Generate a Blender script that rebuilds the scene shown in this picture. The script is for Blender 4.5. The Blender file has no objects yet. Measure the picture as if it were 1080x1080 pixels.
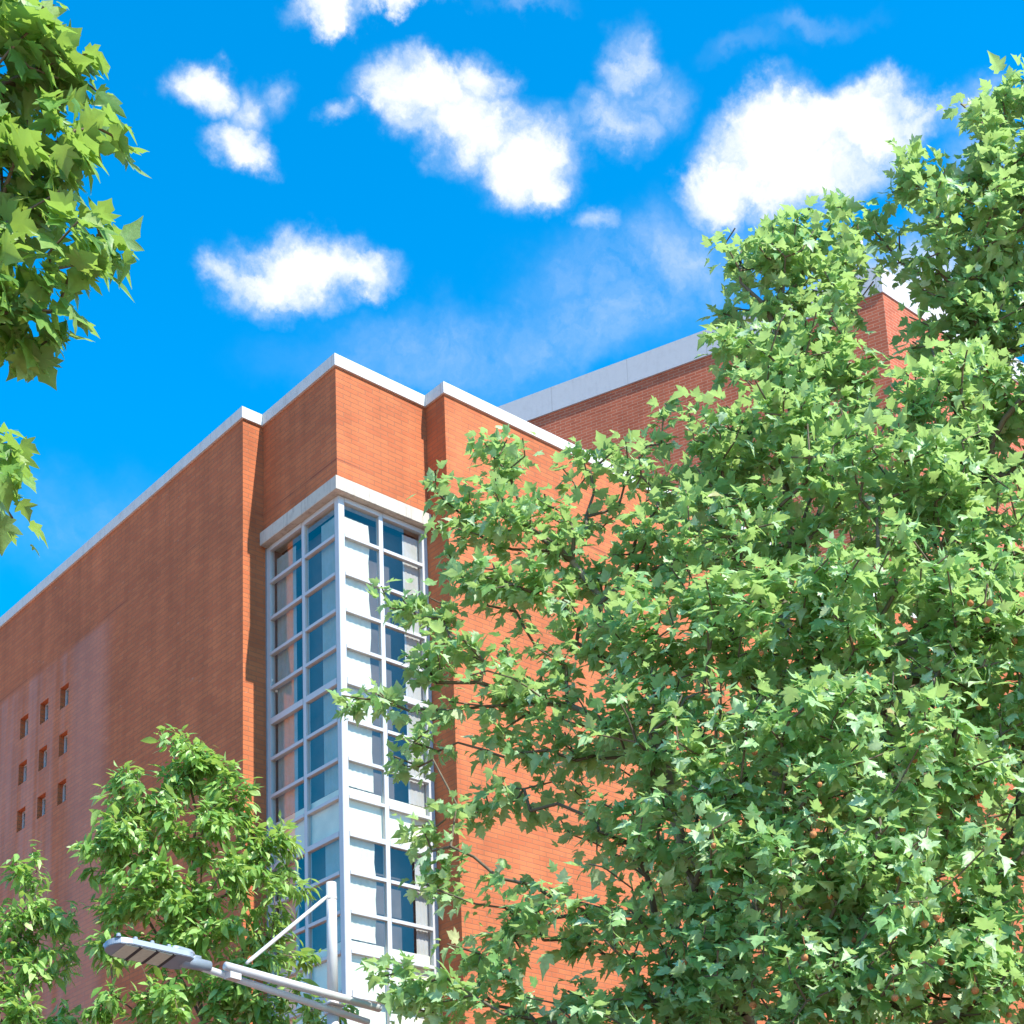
import bpy, bmesh, math, random
import numpy as np
from mathutils import Vector, Matrix

# ------------------------------------------------------------------ camera
scene = bpy.context.scene
col = scene.collection
FPX, PPX, PPY = 1830.26, 582.30, 1088.35          # focal length and principal point in photo pixels
CAM = np.array([-12.2118, -17.0842, 1.6])
ROT = np.array([[0.7435279, -0.1347888, -0.6549796],
                [-0.6672117, -0.2149557, -0.7131778],
                [-0.0446632, 0.9672776, -0.2497582]])   # camera axes as columns
cam_data = bpy.data.cameras.new('camera')
cam = bpy.data.objects.new('camera', cam_data)
col.objects.link(cam)
cam_data.sensor_width = 36
cam_data.lens = FPX / 1080 * 36
cam_data.shift_x = (540 - PPX) / 1080
cam_data.shift_y = (PPY - 540) / 1080
cam_data.clip_start = 0.1
cam_data.clip_end = 4000
m4 = Matrix([list(ROT[i]) + [CAM[i]] for i in range(3)] + [[0, 0, 0, 1]])
cam.matrix_world = m4
scene.camera = cam


def ray(px, py):
    return ROT @ np.array([px - PPX, PPY - py, -FPX])


def at(px, py, dist):
    """world point seen at photo pixel (px, py), `dist` metres away along the ground"""
    r = ray(px, py)
    return CAM + r * dist / math.hypot(r[0], r[1])


# ------------------------------------------------------------------ sky, sun, exposure
SUNV = Vector((0.125, -1.0, 1.15)).normalized()       # towards the sun
ELEV = math.asin(SUNV.z)
scene.view_settings.view_transform = 'Standard'
scene.view_settings.look = 'None'
scene.view_settings.gamma = 1
scene.view_settings.exposure = 0.78

world = bpy.data.worlds.new('World')
scene.world = world
world.use_nodes = True
wn, wl = world.node_tree.nodes, world.node_tree.links
wn.clear()


def N(nodes, kind, **kw):
    n = nodes.new(kind)
    for k, v in kw.items():
        if k == 'inp':
            for i, val in v.items():
                n.inputs[i].default_value = val
        else:
            setattr(n, k, v)
    return n


w_out = N(wn, 'ShaderNodeOutputWorld')
w_bg = N(wn, 'ShaderNodeBackground', inp={'Strength': 0.1})
wl.new(w_bg.outputs[0], w_out.inputs[0])
sky = N(wn, 'ShaderNodeTexSky', sky_type='NISHITA', sun_disc=False)
sky.sun_elevation = ELEV
sky.sun_rotation = math.atan2(SUNV.x, SUNV.y)
sky.air_density = 1.0
sky.dust_density = 0.0
sky.ozone_density = 6.0
hs = N(wn, 'ShaderNodeHueSaturation', inp={'Hue': 0.488, 'Saturation': 1.42, 'Value': 2.1})
wl.new(sky.outputs[0], hs.inputs['Color'])

# clouds: soft ellipses at fixed sky directions, broken up by fractal noise
tc = N(wn, 'ShaderNodeTexCoord')
nz1 = N(wn, 'ShaderNodeTexNoise', inp={'Scale': 11.0, 'Detail': 9.0, 'Roughness': 0.62})
wl.new(tc.outputs['Generated'], nz1.inputs['Vector'])
sub = N(wn, 'ShaderNodeVectorMath', operation='SUBTRACT', inp={1: (0.5, 0.5, 0.5)})
wl.new(nz1.outputs['Color'], sub.inputs[0])
scl = N(wn, 'ShaderNodeVectorMath', operation='SCALE', inp={'Scale': 0.085})
wl.new(sub.outputs[0], scl.inputs[0])
dirw = N(wn, 'ShaderNodeVectorMath', operation='ADD')
wl.new(tc.outputs['Generated'], dirw.inputs[0])
wl.new(scl.outputs[0], dirw.inputs[1])

CLOUDS = [  # px, py, rx, ry, tilt (deg, picture sense), weight
    (200, 92, 52, 36, 0, 1.0), (258, 112, 34, 42, 15, .62), (250, 150, 34, 32, 20, .85), (300, 98, 30, 30, 0, .42),
    (345, 8, 50, 22, 0, .95), (430, 4, 60, 18, 0, .72),
    (440, 100, 62, 44, 20, 1.15), (490, 140, 78, 52, 25, 1.15), (555, 175, 58, 56, 20, 1.1), (495, 90, 34, 36, 0, .95), (575, 205, 30, 34, 0, .9),
    (375, 122, 26, 18, 0, .48),
    (655, 75, 34, 55, 20, .55), (640, 135, 62, 36, 0, .55), (690, 110, 40, 40, 0, .36), (630, 245, 30, 24, 0, .45),
    (310, 280, 82, 42, 0, 1.1), (370, 285, 48, 28, 0, .9), (255, 280, 40, 26, 0, .75),
    (830, 155, 92, 48, -6, 1.25), (760, 188, 56, 34, -20, .95), (905, 150, 70, 48, 0, 1.2), (860, 190, 76, 36, 0, 1.15), (955, 142, 40, 28, 0, .85),
    (1012, 125, 34, 46, 20, .42), (1040, 180, 56, 40, 0, .42),
    (860, 45, 60, 20, -10, .2), (790, 70, 60, 20, 0, .16), (560, 6, 60, 18, 0, .3),
    (700, 275, 170, 70, -20, .34), (640, 340, 190, 60, -20, .30), (940, 320, 150, 70, 0, .55), (460, 365, 180, 50, 0, .27), (60, 560, 160, 70, 0, .18),
]


def unit(v):
    return v / np.linalg.norm(v)


last = None
for (px, py, rx, ry, tilt, w) in CLOUDS:
    c = unit(ray(px, py))
    ex = (unit(ray(px + 1, py)) - c)
    ey = (unit(ray(px, py - 1)) - c)
    sx, sy = np.linalg.norm(ex), np.linalg.norm(ey)
    ex, ey = ex / sx, ey - (ey @ ex) * ex / (sx * sx)
    ey = unit(ey)
    ca, sa = math.cos(math.radians(-tilt)), math.sin(math.radians(-tilt))
    ax, ay = ca * ex + sa * ey, -sa * ex + ca * ey
    az = np.cross(ax, ay)
    mp = N(wn, 'ShaderNodeMapping', vector_type='TEXTURE')
    mp.inputs['Location'].default_value = tuple(c)
    mp.inputs['Rotation'].default_value = Matrix(np.array([ax, ay, az]).T.tolist()).to_euler()
    mp.inputs['Scale'].default_value = (rx * sx * 1.36, ry * sy * 1.36, 0.3)
    wl.new(dirw.outputs[0], mp.inputs['Vector'])
    ln = N(wn, 'ShaderNodeVectorMath', operation='LENGTH')
    wl.new(mp.outputs[0], ln.inputs[0])
    mr = N(wn, 'ShaderNodeMapRange', interpolation_type='SMOOTHSTEP', inp={'From Min': 1.0, 'From Max': 0.05, 'To Min': 0.0, 'To Max': w * 1.1})
    wl.new(ln.outputs['Value'], mr.inputs['Value'])
    if last is None:
        last = mr.outputs[0]
    else:
        mx = N(wn, 'ShaderNodeMath', operation='MAXIMUM')
        wl.new(last, mx.inputs[0])
        wl.new(mr.outputs[0], mx.inputs[1])
        last = mx.outputs[0]
# unseen clouds added outside the view to whiten the ambient light
nzb = N(wn, 'ShaderNodeTexNoise', inp={'Scale': 2.6, 'Detail': 8.0, 'Roughness': 0.58})
wl.new(tc.outputs['Generated'], nzb.inputs['Vector'])
fw = unit(ray(540, 500))
dt = N(wn, 'ShaderNodeVectorMath', operation='DOT_PRODUCT', inp={1: tuple(fw)})
wl.new(tc.outputs['Generated'], dt.inputs[0])
away = N(wn, 'ShaderNodeMapRange', inp={'From Min': 0.86, 'From Max': 0.6, 'To Min': 0.0, 'To Max': 1.0})
wl.new(dt.outputs['Value'], away.inputs['Value'])
cov = N(wn, 'ShaderNodeMapRange', inp={'From Min': 0.48, 'From Max': 0.70, 'To Min': 0.0, 'To Max': 0.18})
wl.new(nzb.outputs[0], cov.inputs['Value'])
bk = N(wn, 'ShaderNodeMath', operation='MULTIPLY')
wl.new(away.outputs[0], bk.inputs[0])
wl.new(cov.outputs[0], bk.inputs[1])
# fine break-up
nz2 = N(wn, 'ShaderNodeTexNoise', inp={'Scale': 34.0, 'Detail': 8.0, 'Roughness': 0.6})
wl.new(dirw.outputs[0], nz2.inputs['Vector'])
brk = N(wn, 'ShaderNodeMapRange', inp={'From Min': 0.25, 'From Max': 0.75, 'To Min': -0.50, 'To Max': 0.46})
wl.new(nz2.outputs[0], brk.inputs['Value'])
gate = N(wn, 'ShaderNodeMath', operation='MULTIPLY', use_clamp=False)
gm = N(wn, 'ShaderNodeMapRange', inp={'From Min': 0.08, 'From Max': 0.65, 'To Min': 0.0, 'To Max': 1.0})
wl.new(last, gm.inputs['Value'])
wl.new(brk.outputs[0], gate.inputs[0])
wl.new(gm.outputs[0], gate.inputs[1])
dens = N(wn, 'ShaderNodeMath', operation='ADD')
wl.new(last, dens.inputs[0])
wl.new(gate.outputs[0], dens.inputs[1])
sm = N(wn, 'ShaderNodeMapRange', interpolation_type='SMOOTHSTEP', inp={'From Min': 0.0, 'From Max': 1.18, 'To Min': 0.0, 'To Max': 1.0})
wl.new(dens.outputs[0], sm.inputs['Value'])
mxa = N(wn, 'ShaderNodeMath', operation='MAXIMUM', use_clamp=True)
wl.new(sm.outputs[0], mxa.inputs[0])
wl.new(bk.outputs[0], mxa.inputs[1])
mixc = N(wn, 'ShaderNodeMix', data_type='RGBA')
wl.new(mxa.outputs[0], mixc.inputs['Factor'])
wl.new(hs.outputs[0], mixc.inputs['A'])
mixc.inputs['B'].default_value = (6.6, 6.75, 7.0, 1)
wl.new(mixc.outputs['Result'], w_bg.inputs['Color'])

sun_data = bpy.data.lights.new('sun', 'SUN')
sun_data.energy = 5.0
sun_data.angle = math.radians(0.5)
sun_data.color = (1.0, 0.95, 0.86)
sun = bpy.data.objects.new('sun', sun_data)
col.objects.link(sun)
sun.rotation_euler = SUNV.to_track_quat('Z', 'Y').to_euler()
sun.location = (0, -30, 40)

rng = np.random.default_rng(7)
random.seed(7)

# ------------------------------------------------------------------ materials


def new_mat(name):
    m = bpy.data.materials.new(name)
    m.use_nodes = True
    nt = m.node_tree
    nt.nodes.clear()
    out = nt.nodes.new('ShaderNodeOutputMaterial')
    return m, nt.nodes, nt.links, out


def simple(name, color, rough=0.5, metal=0.0, var=0.12, scale=6.0, bump=0.0):
    m, n, l, out = new_mat(name)
    b = N(n, 'ShaderNodeBsdfPrincipled', inp={'Roughness': rough, 'Metallic': metal})
    t = N(n, 'ShaderNodeTexCoord')
    nz = N(n, 'ShaderNodeTexNoise', inp={'Scale': scale, 'Detail': 6.0, 'Roughness': 0.6})
    l.new(t.outputs['Object'], nz.inputs['Vector'])
    r = N(n, 'ShaderNodeValToRGB')
    r.color_ramp.elements[0].position = 0.3
    r.color_ramp.elements[1].position = 0.7
    r.color_ramp.elements[0].color = tuple(c * (1 - var) for c in color) + (1,)
    r.color_ramp.elements[1].color = tuple(min(1, c * (1 + var)) for c in color) + (1,)
    l.new(nz.outputs[0], r.inputs[0])
    l.new(r.outputs[0], b.inputs['Base Color'])
    if bump:
        bp = N(n, 'ShaderNodeBump', inp={'Strength': bump, 'Distance': 0.01})
        l.new(nz.outputs[0], bp.inputs['Height'])
        l.new(bp.outputs[0], b.inputs['Normal'])
    l.new(b.outputs[0], out.inputs[0])
    return m


def brick_material(name, c1, c2, mortar, stains=False, joint_z=None):
    m, n, l, out = new_mat(name)
    b = N(n, 'ShaderNodeBsdfPrincipled', inp={'Roughness': 0.82})
    b.inputs['Specular IOR Level'].default_value = 0.25
    t = N(n, 'ShaderNodeTexCoord')
    sp = N(n, 'ShaderNodeSeparateXYZ')
    l.new(t.outputs['Object'], sp.inputs[0])
    sn = N(n, 'ShaderNodeSeparateXYZ')
    l.new(t.outputs['Normal'], sn.inputs[0])
    ab = N(n, 'ShaderNodeMath', operation='ABSOLUTE')
    l.new(sn.outputs['X'], ab.inputs[0])
    gt = N(n, 'ShaderNodeMath', operation='GREATER_THAN', inp={1: 0.6})
    l.new(ab.outputs[0], gt.inputs[0])
    u = N(n, 'ShaderNodeMix', data_type='FLOAT')
    l.new(gt.outputs[0], u.inputs['Factor'])
    l.new(sp.outputs['X'], u.inputs['A'])
    l.new(sp.outputs['Y'], u.inputs['B'])
    cmb = N(n, 'ShaderNodeCombineXYZ')
    l.new(u.outputs['Result'], cmb.inputs['X'])
    l.new(sp.outputs['Z'], cmb.inputs['Y'])
    br = N(n, 'ShaderNodeTexBrick', offset=0.5, inp={'Scale': 1.0, 'Mortar Size': 0.0078, 'Mortar Smooth': 0.3, 'Bias': -0.1,
                                                    'Brick Width': 0.25, 'Row Height': 0.072})
    br.inputs['Color1'].default_value = c1 + (1,)
    br.inputs['Color2'].default_value = c2 + (1,)
    br.inputs['Mortar'].default_value = mortar + (1,)
    l.new(cmb.outputs[0], br.inputs['Vector'])
    colr = br.outputs['Color']
    # weathering: broad tone changes and vertical streaks
    nz = N(n, 'ShaderNodeTexNoise', inp={'Scale': 0.9, 'Detail': 7.0, 'Roughness': 0.6})
    l.new(t.outputs['Object'], nz.inputs['Vector'])
    mr = N(n, 'ShaderNodeMapRange', inp={'From Min': 0.3, 'From Max': 0.7, 'To Min': 0.84, 'To Max': 1.14})
    l.new(nz.outputs[0], mr.inputs['Value'])
    mpv = N(n, 'ShaderNodeMapping')
    mpv.inputs['Scale'].default_value = (3.0, 3.0, 0.12)
    l.new(t.outputs['Object'], mpv.inputs['Vector'])
    nz3 = N(n, 'ShaderNodeTexNoise', inp={'Scale': 1.0, 'Detail': 5.0, 'Roughness': 0.55})
    l.new(mpv.outputs[0], nz3.inputs['Vector'])
    mr3 = N(n, 'ShaderNodeMapRange', inp={'From Min': 0.35, 'From Max': 0.75, 'To Min': 1.06, 'To Max': 0.82})
    l.new(nz3.outputs[0], mr3.inputs['Value'])
    mu = N(n, 'ShaderNodeMath', operation='MULTIPLY')
    l.new(mr.outputs[0], mu.inputs[0])
    l.new(mr3.outputs[0], mu.inputs[1])
    vm = N(n, 'ShaderNodeVectorMath', operation='SCALE')
    l.new(colr, vm.inputs[0])
    l.new(mu.outputs[0], vm.inputs['Scale'])
    colr = vm.outputs[0]
    # pale lime flecks on single bricks
    mpf = N(n, 'ShaderNodeMapping')
    mpf.inputs['Scale'].default_value = (4.0, 4.0, 13.9)
    l.new(t.outputs['Object'], mpf.inputs['Vector'])
    vo = N(n, 'ShaderNodeTexNoise', inp={'Scale': 1.2, 'Detail': 3.0, 'Roughness': 0.7})
    l.new(mpf.outputs[0], vo.inputs['Vector'])
    fl = N(n, 'ShaderNodeMapRange', inp={'From Min': 0.66, 'From Max': 0.78, 'To Min': 0.0, 'To Max': 0.45})
    l.new(vo.outputs[0], fl.inputs['Value'])
    mf = N(n, 'ShaderNodeMix', data_type='RGBA')
    mf.inputs['B'].default_value = (0.55, 0.36, 0.26, 1)
    l.new(fl.outputs[0], mf.inputs['Factor'])
    l.new(colr, mf.inputs['A'])
    colr = mf.outputs['Result']
    if stains:
        # efflorescence running down below the joint, round the small windows (this wall faces -X)
        def rng_mask(sock, a, bb, c, d):
            m1 = N(n, 'ShaderNodeMapRange', interpolation_type='SMOOTHSTEP', inp={'From Min': a, 'From Max': bb})
            m2 = N(n, 'ShaderNodeMapRange', interpolation_type='SMOOTHSTEP', inp={'From Min': c, 'From Max': d, 'To Min': 1.0, 'To Max': 0.0})
            l.new(sock, m1.inputs['Value'])
            l.new(sock, m2.inputs['Value'])
            mm = N(n, 'ShaderNodeMath', operation='MULTIPLY')
            l.new(m1.outputs[0], mm.inputs[0])
            l.new(m2.outputs[0], mm.inputs[1])
            return mm.outputs[0]

        def mul(a, bb):
            mm = N(n, 'ShaderNodeMath', operation='MULTIPLY')
            l.new(a, mm.inputs[0])
            if isinstance(bb, float):
                mm.inputs[1].default_value = bb
            else:
                l.new(bb, mm.inputs[1])
            return mm.outputs[0]
        mps = N(n, 'ShaderNodeMapping')
        mps.inputs['Scale'].default_value = (1.0, 2.2, 0.16)
        l.new(t.outputs['Object'], mps.inputs['Vector'])
        ns = N(n, 'ShaderNodeTexNoise', inp={'Scale': 1.3, 'Detail': 6.0, 'Roughness': 0.6})
        l.new(mps.outputs[0], ns.inputs['Vector'])
        st = N(n, 'ShaderNodeMapRange', inp={'From Min': 0.40, 'From Max': 0.64, 'To Min': 0.12, 'To Max': 1.0})
        l.new(ns.outputs[0], st.inputs['Value'])
        zone = mul(rng_mask(sp.outputs['Y'], 6.15, 6.3, 9.5, 10.5), rng_mask(sp.outputs['Z'], 3.0, 9.0, 15.0, 15.16))
        band = mul(rng_mask(sp.outputs['Y'], 5.45, 6.1, 6.7, 7.3), rng_mask(sp.outputs['Z'], 5.0, 9.0, 15.0, 15.16))
        mxx = N(n, 'ShaderNodeMath', operation='MAXIMUM')
        l.new(mul(zone, st.outputs[0]), mxx.inputs[0])
        l.new(mul(band, 0.75), mxx.inputs[1])
        fac = mul(mul(mxx.outputs[0], gt.outputs[0]), 0.29)
        ms = N(n, 'ShaderNodeMix', data_type='RGBA')
        ms.inputs['B'].default_value = (0.50, 0.34, 0.32, 1)
        l.new(fac, ms.inputs['Factor'])
        l.new(colr, ms.inputs['A'])
        colr = ms.outputs['Result']
    if joint_z is not None:
        d = N(n, 'ShaderNodeMath', operation='SUBTRACT', inp={1: joint_z})
        l.new(sp.outputs['Z'], d.inputs[0])
        a2 = N(n, 'ShaderNodeMath', operation='ABSOLUTE')
        l.new(d.outputs[0], a2.inputs[0])
        jm = N(n, 'ShaderNodeMapRange', inp={'From Min': 0.008, 'From Max': 0.015, 'To Min': 1.0, 'To Max': 0.0})
        l.new(a2.outputs[0], jm.inputs['Value'])
        jn = N(n, 'ShaderNodeMapRange', inp={'From Min': 0.40, 'From Max': 0.56, 'To Min': 0.0, 'To Max': 0.55})
        l.new(nz.outputs[0], jn.inputs['Value'])
        jj = N(n, 'ShaderNodeMath', operation='MULTIPLY')
        l.new(jm.outputs[0], jj.inputs[0])
        l.new(jn.outputs[0], jj.inputs[1])
        mj = N(n, 'ShaderNodeMix', data_type='RGBA')
        mj.inputs['B'].default_value = (0.05, 0.03, 0.03, 1)
        l.new(jj.outputs[0], mj.inputs['Factor'])
        l.new(colr, mj.inputs['A'])
        colr = mj.outputs['Result']
    l.new(colr, b.inputs['Base Color'])
    inv = N(n, 'ShaderNodeMath', operation='SUBTRACT', inp={0: 1.0})
    l.new(br.outputs['Fac'], inv.inputs[1])
    bp = N(n, 'ShaderNodeBump', inp={'Strength': 0.6, 'Distance': 0.006})
    l.new(inv.outputs[0], bp.inputs['Height'])
    l.new(bp.outputs[0], b.inputs['Normal'])
    l.new(b.outputs[0], out.inputs[0])
    return m


def concrete_material(name, base, dark, streak=0.5):
    m, n, l, out = new_mat(name)
    b = N(n, 'ShaderNodeBsdfPrincipled', inp={'Roughness': 0.85})
    t = N(n, 'ShaderNodeTexCoord')
    nz = N(n, 'ShaderNodeTexNoise', inp={'Scale': 7.0, 'Detail': 9.0, 'Roughness': 0.68})
    l.new(t.outputs['Object'], nz.inputs['Vector'])
    mp = N(n, 'ShaderNodeMapping')
    mp.inputs['Scale'].default_value = (7.0, 7.0, 0.7)
    l.new(t.outputs['Object'], mp.inputs['Vector'])
    n2 = N(n, 'ShaderNodeTexNoise', inp={'Scale': 2.0, 'Detail': 5.0, 'Roughness': 0.6})
    l.new(mp.outputs[0], n2.inputs['Vector'])
    r1 = N(n, 'ShaderNodeMapRange', inp={'From Min': 0.52, 'From Max': 0.75, 'To Min': 0.0, 'To Max': streak})
    l.new(n2.outputs[0], r1.inputs['Value'])
    r2 = N(n, 'ShaderNodeMapRange', inp={'From Min': 0.5, 'From Max': 0.8, 'To Min': 0.0, 'To Max': 0.5})
    l.new(nz.outputs[0], r2.inputs['Value'])
    ad = N(n, 'ShaderNodeMath', operation='ADD', use_clamp=True)
    l.new(r1.outputs[0], ad.inputs[0])
    l.new(r2.outputs[0], ad.inputs[1])
    mx = N(n, 'ShaderNodeMix', data_type='RGBA')
    mx.inputs['A'].default_value = base + (1,)
    mx.inputs['B'].default_value = dark + (1,)
    l.new(ad.outputs[0], mx.inputs['Factor'])
    sp = N(n, 'ShaderNodeSeparateXYZ')
    l.new(t.outputs['Object'], sp.inputs[0])
    ad2 = N(n, 'ShaderNodeMath', operation='ADD')
    l.new(sp.outputs['X'], ad2.inputs[0])
    l.new(sp.outputs['Y'], ad2.inputs[1])
    dv_ = N(n, 'ShaderNodeMath', operation='DIVIDE', inp={1: 1.13})
    l.new(ad2.outputs[0], dv_.inputs[0])
    fr_ = N(n, 'ShaderNodeMath', operation='FRACT')
    l.new(dv_.outputs[0], fr_.inputs[0])
    lt = N(n, 'ShaderNodeMath', operation='LESS_THAN', inp={1: 0.011})
    l.new(fr_.outputs[0], lt.inputs[0])
    lf = N(n, 'ShaderNodeMath', operation='MULTIPLY', inp={1: 0.25})
    l.new(lt.outputs[0], lf.inputs[0])
    mseam = N(n, 'ShaderNodeMix', data_type='RGBA')
    mseam.inputs['B'].default_value = (0.08, 0.075, 0.07, 1)
    l.new(lf.outputs[0], mseam.inputs['Factor'])
    l.new(mx.outputs['Result'], mseam.inputs['A'])
    l.new(mseam.outputs['Result'], b.inputs['Base Color'])
    bp = N(n, 'ShaderNodeBump', inp={'Strength': 0.3, 'Distance': 0.01})
    l.new(nz.outputs[0], bp.inputs['Height'])
    l.new(bp.outputs[0], b.inputs['Normal'])
    l.new(b.outputs[0], out.inputs[0])
    return m


def glass_material(name, tint=(0.94, 0.97, 0.97), base=0.10):
    m, n, l, out = new_mat(name)
    tr = N(n, 'ShaderNodeBsdfTransparent')
    tr.inputs[0].default_value = tint + (1,)
    gl = N(n, 'ShaderNodeBsdfGlossy', inp={'Roughness': 0.015})
    gl.inputs[0].default_value = (0.95, 0.82, 0.70, 1)
    lw = N(n, 'ShaderNodeLayerWeight', inp={'Blend': 0.5})
    pw = N(n, 'ShaderNodeMath', operation='POWER', inp={1: 3.0})
    l.new(lw.outputs['Facing'], pw.inputs[0])
    fr = N(n, 'ShaderNodeMath', operation='MULTIPLY_ADD', use_clamp=True, inp={1: 0.85, 2: base})
    l.new(pw.outputs[0], fr.inputs[0])
    t = N(n, 'ShaderNodeTexCoord')
    nz = N(n, 'ShaderNodeTexNoise', inp={'Scale': 1.6, 'Detail': 1.0})
    l.new(t.outputs['Object'], nz.inputs['Vector'])
    bp = N(n, 'ShaderNodeBump', inp={'Strength': 0.06, 'Distance': 0.02})
    l.new(nz.outputs[0], bp.inputs['Height'])
    l.new(bp.outputs[0], gl.inputs['Normal'])
    mx = N(n, 'ShaderNodeMixShader')
    l.new(fr.outputs[0], mx.inputs[0])
    l.new(tr.outputs[0], mx.inputs[1])
    l.new(gl.outputs[0], mx.inputs[2])
    l.new(mx.outputs[0], out.inputs[0])
    return m


def curtain_material(name, color):
    m, n, l, out = new_mat(name)
    t = N(n, 'ShaderNodeTexCoord')
    nz = N(n, 'ShaderNodeTexNoise', inp={'Scale': 5.0, 'Detail': 5.0, 'Roughness': 0.6})
    l.new(t.outputs['Object'], nz.inputs['Vector'])
    r = N(n, 'ShaderNodeValToRGB')
    r.color_ramp.elements[0].position = 0.35
    r.color_ramp.elements[1].position = 0.65
    r.color_ramp.elements[0].color = tuple(c * f for c, f in zip(color, (.9, .88, .78))) + (1,)
    r.color_ramp.elements[1].color = color + (1,)
    l.new(nz.outputs[0], r.inputs[0])
    d = N(n, 'ShaderNodeBsdfDiffuse')
    tl = N(n, 'ShaderNodeBsdfTranslucent')
    l.new(r.outputs[0], d.inputs[0])
    l.new(r.outputs[0], tl.inputs[0])
    mx = N(n, 'ShaderNodeMixShader', inp={0: 0.22})
    l.new(d.outputs[0], mx.inputs[1])
    l.new(tl.outputs[0], mx.inputs[2])
    l.new(mx.outputs[0], out.inputs[0])
    return m


def leaf_material(name, stops, trans=(0.30, 0.42, 0.06), tfac=0.32, rough=0.42):
    m, n, l, out = new_mat(name)
    g = N(n, 'ShaderNodeNewGeometry')
    r = N(n, 'ShaderNodeValToRGB')
    els = r.color_ramp.elements
    while len(els) < len(stops):
        els.new(0.5)
    for e, (p, c) in zip(els, stops):
        e.position = p
        e.color = c + (1,)
    l.new(g.outputs['Random Per Island'], r.inputs[0])
    t = N(n, 'ShaderNodeTexCoord')
    nz = N(n, 'ShaderNodeTexNoise', inp={'Scale': 30.0, 'Detail': 3.0})
    l.new(t.outputs['Object'], nz.inputs['Vector'])
    mr = N(n, 'ShaderNodeMapRange', inp={'From Min': 0.3, 'From Max': 0.7, 'To Min': 0.8, 'To Max': 1.2})
    l.new(nz.outputs[0], mr.inputs['Value'])
    vm = N(n, 'ShaderNodeVectorMath', operation='SCALE')
    l.new(r.outputs[0], vm.inputs[0])
    l.new(mr.outputs[0], vm.inputs['Scale'])
    # undersides are paler
    mb = N(n, 'ShaderNodeMix', data_type='RGBA', blend_type='MIX')
    mb.inputs['B'].default_value = (0.30, 0.42, 0.20, 1)
    bf = N(n, 'ShaderNodeMath', operation='MULTIPLY', inp={1: 0.45})
    l.new(g.outputs['Backfacing'], bf.inputs[0])
    l.new(bf.outputs[0], mb.inputs['Factor'])
    l.new(vm.outputs[0], mb.inputs['A'])
    p = N(n, 'ShaderNodeBsdfPrincipled', inp={'Roughness': rough})
    p.inputs['Specular IOR Level'].default_value = 0.4
    l.new(mb.outputs['Result'], p.inputs['Base Color'])
    bp = N(n, 'ShaderNodeBump', inp={'Strength': 0.35, 'Distance': 0.01})
    l.new(nz.outputs[0], bp.inputs['Height'])
    l.new(bp.outputs[0], p.inputs['Normal'])
    tl = N(n, 'ShaderNodeBsdfTranslucent')
    tl.inputs[0].default_value = trans + (1,)
    mx = N(n, 'ShaderNodeMixShader', inp={0: tfac})
    l.new(p.outputs[0], mx.inputs[1])
    l.new(tl.outputs[0], mx.inputs[2])
    l.new(mx.outputs[0], out.inputs[0])
    return m


M_BRICK = brick_material('orange_brick', (0.51, 0.149, 0.054), (0.44, 0.118, 0.044), (0.35, 0.128, 0.060), stains=True, joint_z=15.15)
M_BRICK2 = brick_material('red_brick', (0.47, 0.118, 0.056), (0.38, 0.086, 0.040), (0.50, 0.24, 0.15))
M_COPING = concrete_material('painted_coping', (0.60, 0.59, 0.56), (0.33, 0.30, 0.27), 0.35)
M_METAL_COPING = concrete_material('grey_coping', (0.48, 0.47, 0.48), (0.36, 0.35, 0.36), 0.25)
M_LINTEL = concrete_material('weathered_concrete', (0.52, 0.47, 0.39), (0.20, 0.17, 0.15), 0.6)
M_FRAME = simple('white_aluminium', (0.50, 0.50, 0.50), 0.35, 0.0, 0.04)
M_GLASS = glass_material('window_glass')
M_GLASS2 = glass_material('dark_glass', (0.5, 0.58, 0.62))
M_CURT = curtain_material('cream_curtain', (0.88, 0.85, 0.74))
M_CURT_SHADED = curtain_material('shade_tinted_curtain', (0.42, 0.50, 0.50))  # cream cloth with shade and blue sky reflection put into its colour
M_CURTG = curtain_material('grey_curtain', (0.62, 0.61, 0.62))
M_BOARD = simple('cream_board', (0.78, 0.74, 0.58), 0.7, 0, 0.12, 3.0)
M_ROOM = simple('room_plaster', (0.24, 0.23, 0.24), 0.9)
M_SUN_BLOCK = simple('sun_block_dark', (0.115, 0.095, 0.095), 0.9, 0, 0.25, 2.0)  # for the added panel that stops sunlight inside the room
M_ROOF = simple('roof_felt', (0.12, 0.12, 0.12), 0.9)
M_POLE = simple('white_painted_steel', (0.55, 0.54, 0.53), 0.38, 0.0, 0.06, 12)
M_LHEAD = simple('grey_cast_aluminium', (0.25, 0.30, 0.36), 0.45, 0.2, 0.08, 10)
M_LDARK = simple('dark_rubber', (0.03, 0.032, 0.035), 0.6)
M_LED = simple('pale_lens', (0.54, 0.57, 0.46), 0.3, 0, 0.10, 40)
M_BARK = simple('plane_bark', (0.24, 0.20, 0.14), 0.85, 0, 0.45, 9.0, 0.4)
M_TWIG = simple('twig_bark', (0.13, 0.10, 0.06), 0.8, 0, 0.3, 14.0)
M_BARK2 = simple('brown_bark', (0.17, 0.12, 0.085), 0.85, 0, 0.3, 12.0, 0.3)
M_BALL = simple('seed_ball_brown', (0.46, 0.19, 0.07), 0.9, 0, 0.35, 60.0, 0.6)
M_LEAF = leaf_material('plane_leaf', [(0.0, (0.05, 0.135, 0.030)), (0.20, (0.12, 0.275, 0.072)), (0.50, (0.26, 0.465, 0.17)), (0.80, (0.42, 0.62, 0.31)), (0.985, (0.60, 0.73, 0.47)), (1.0, (0.42, 0.30, 0.10))], (0.50, 0.72, 0.22), 0.42)
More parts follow.
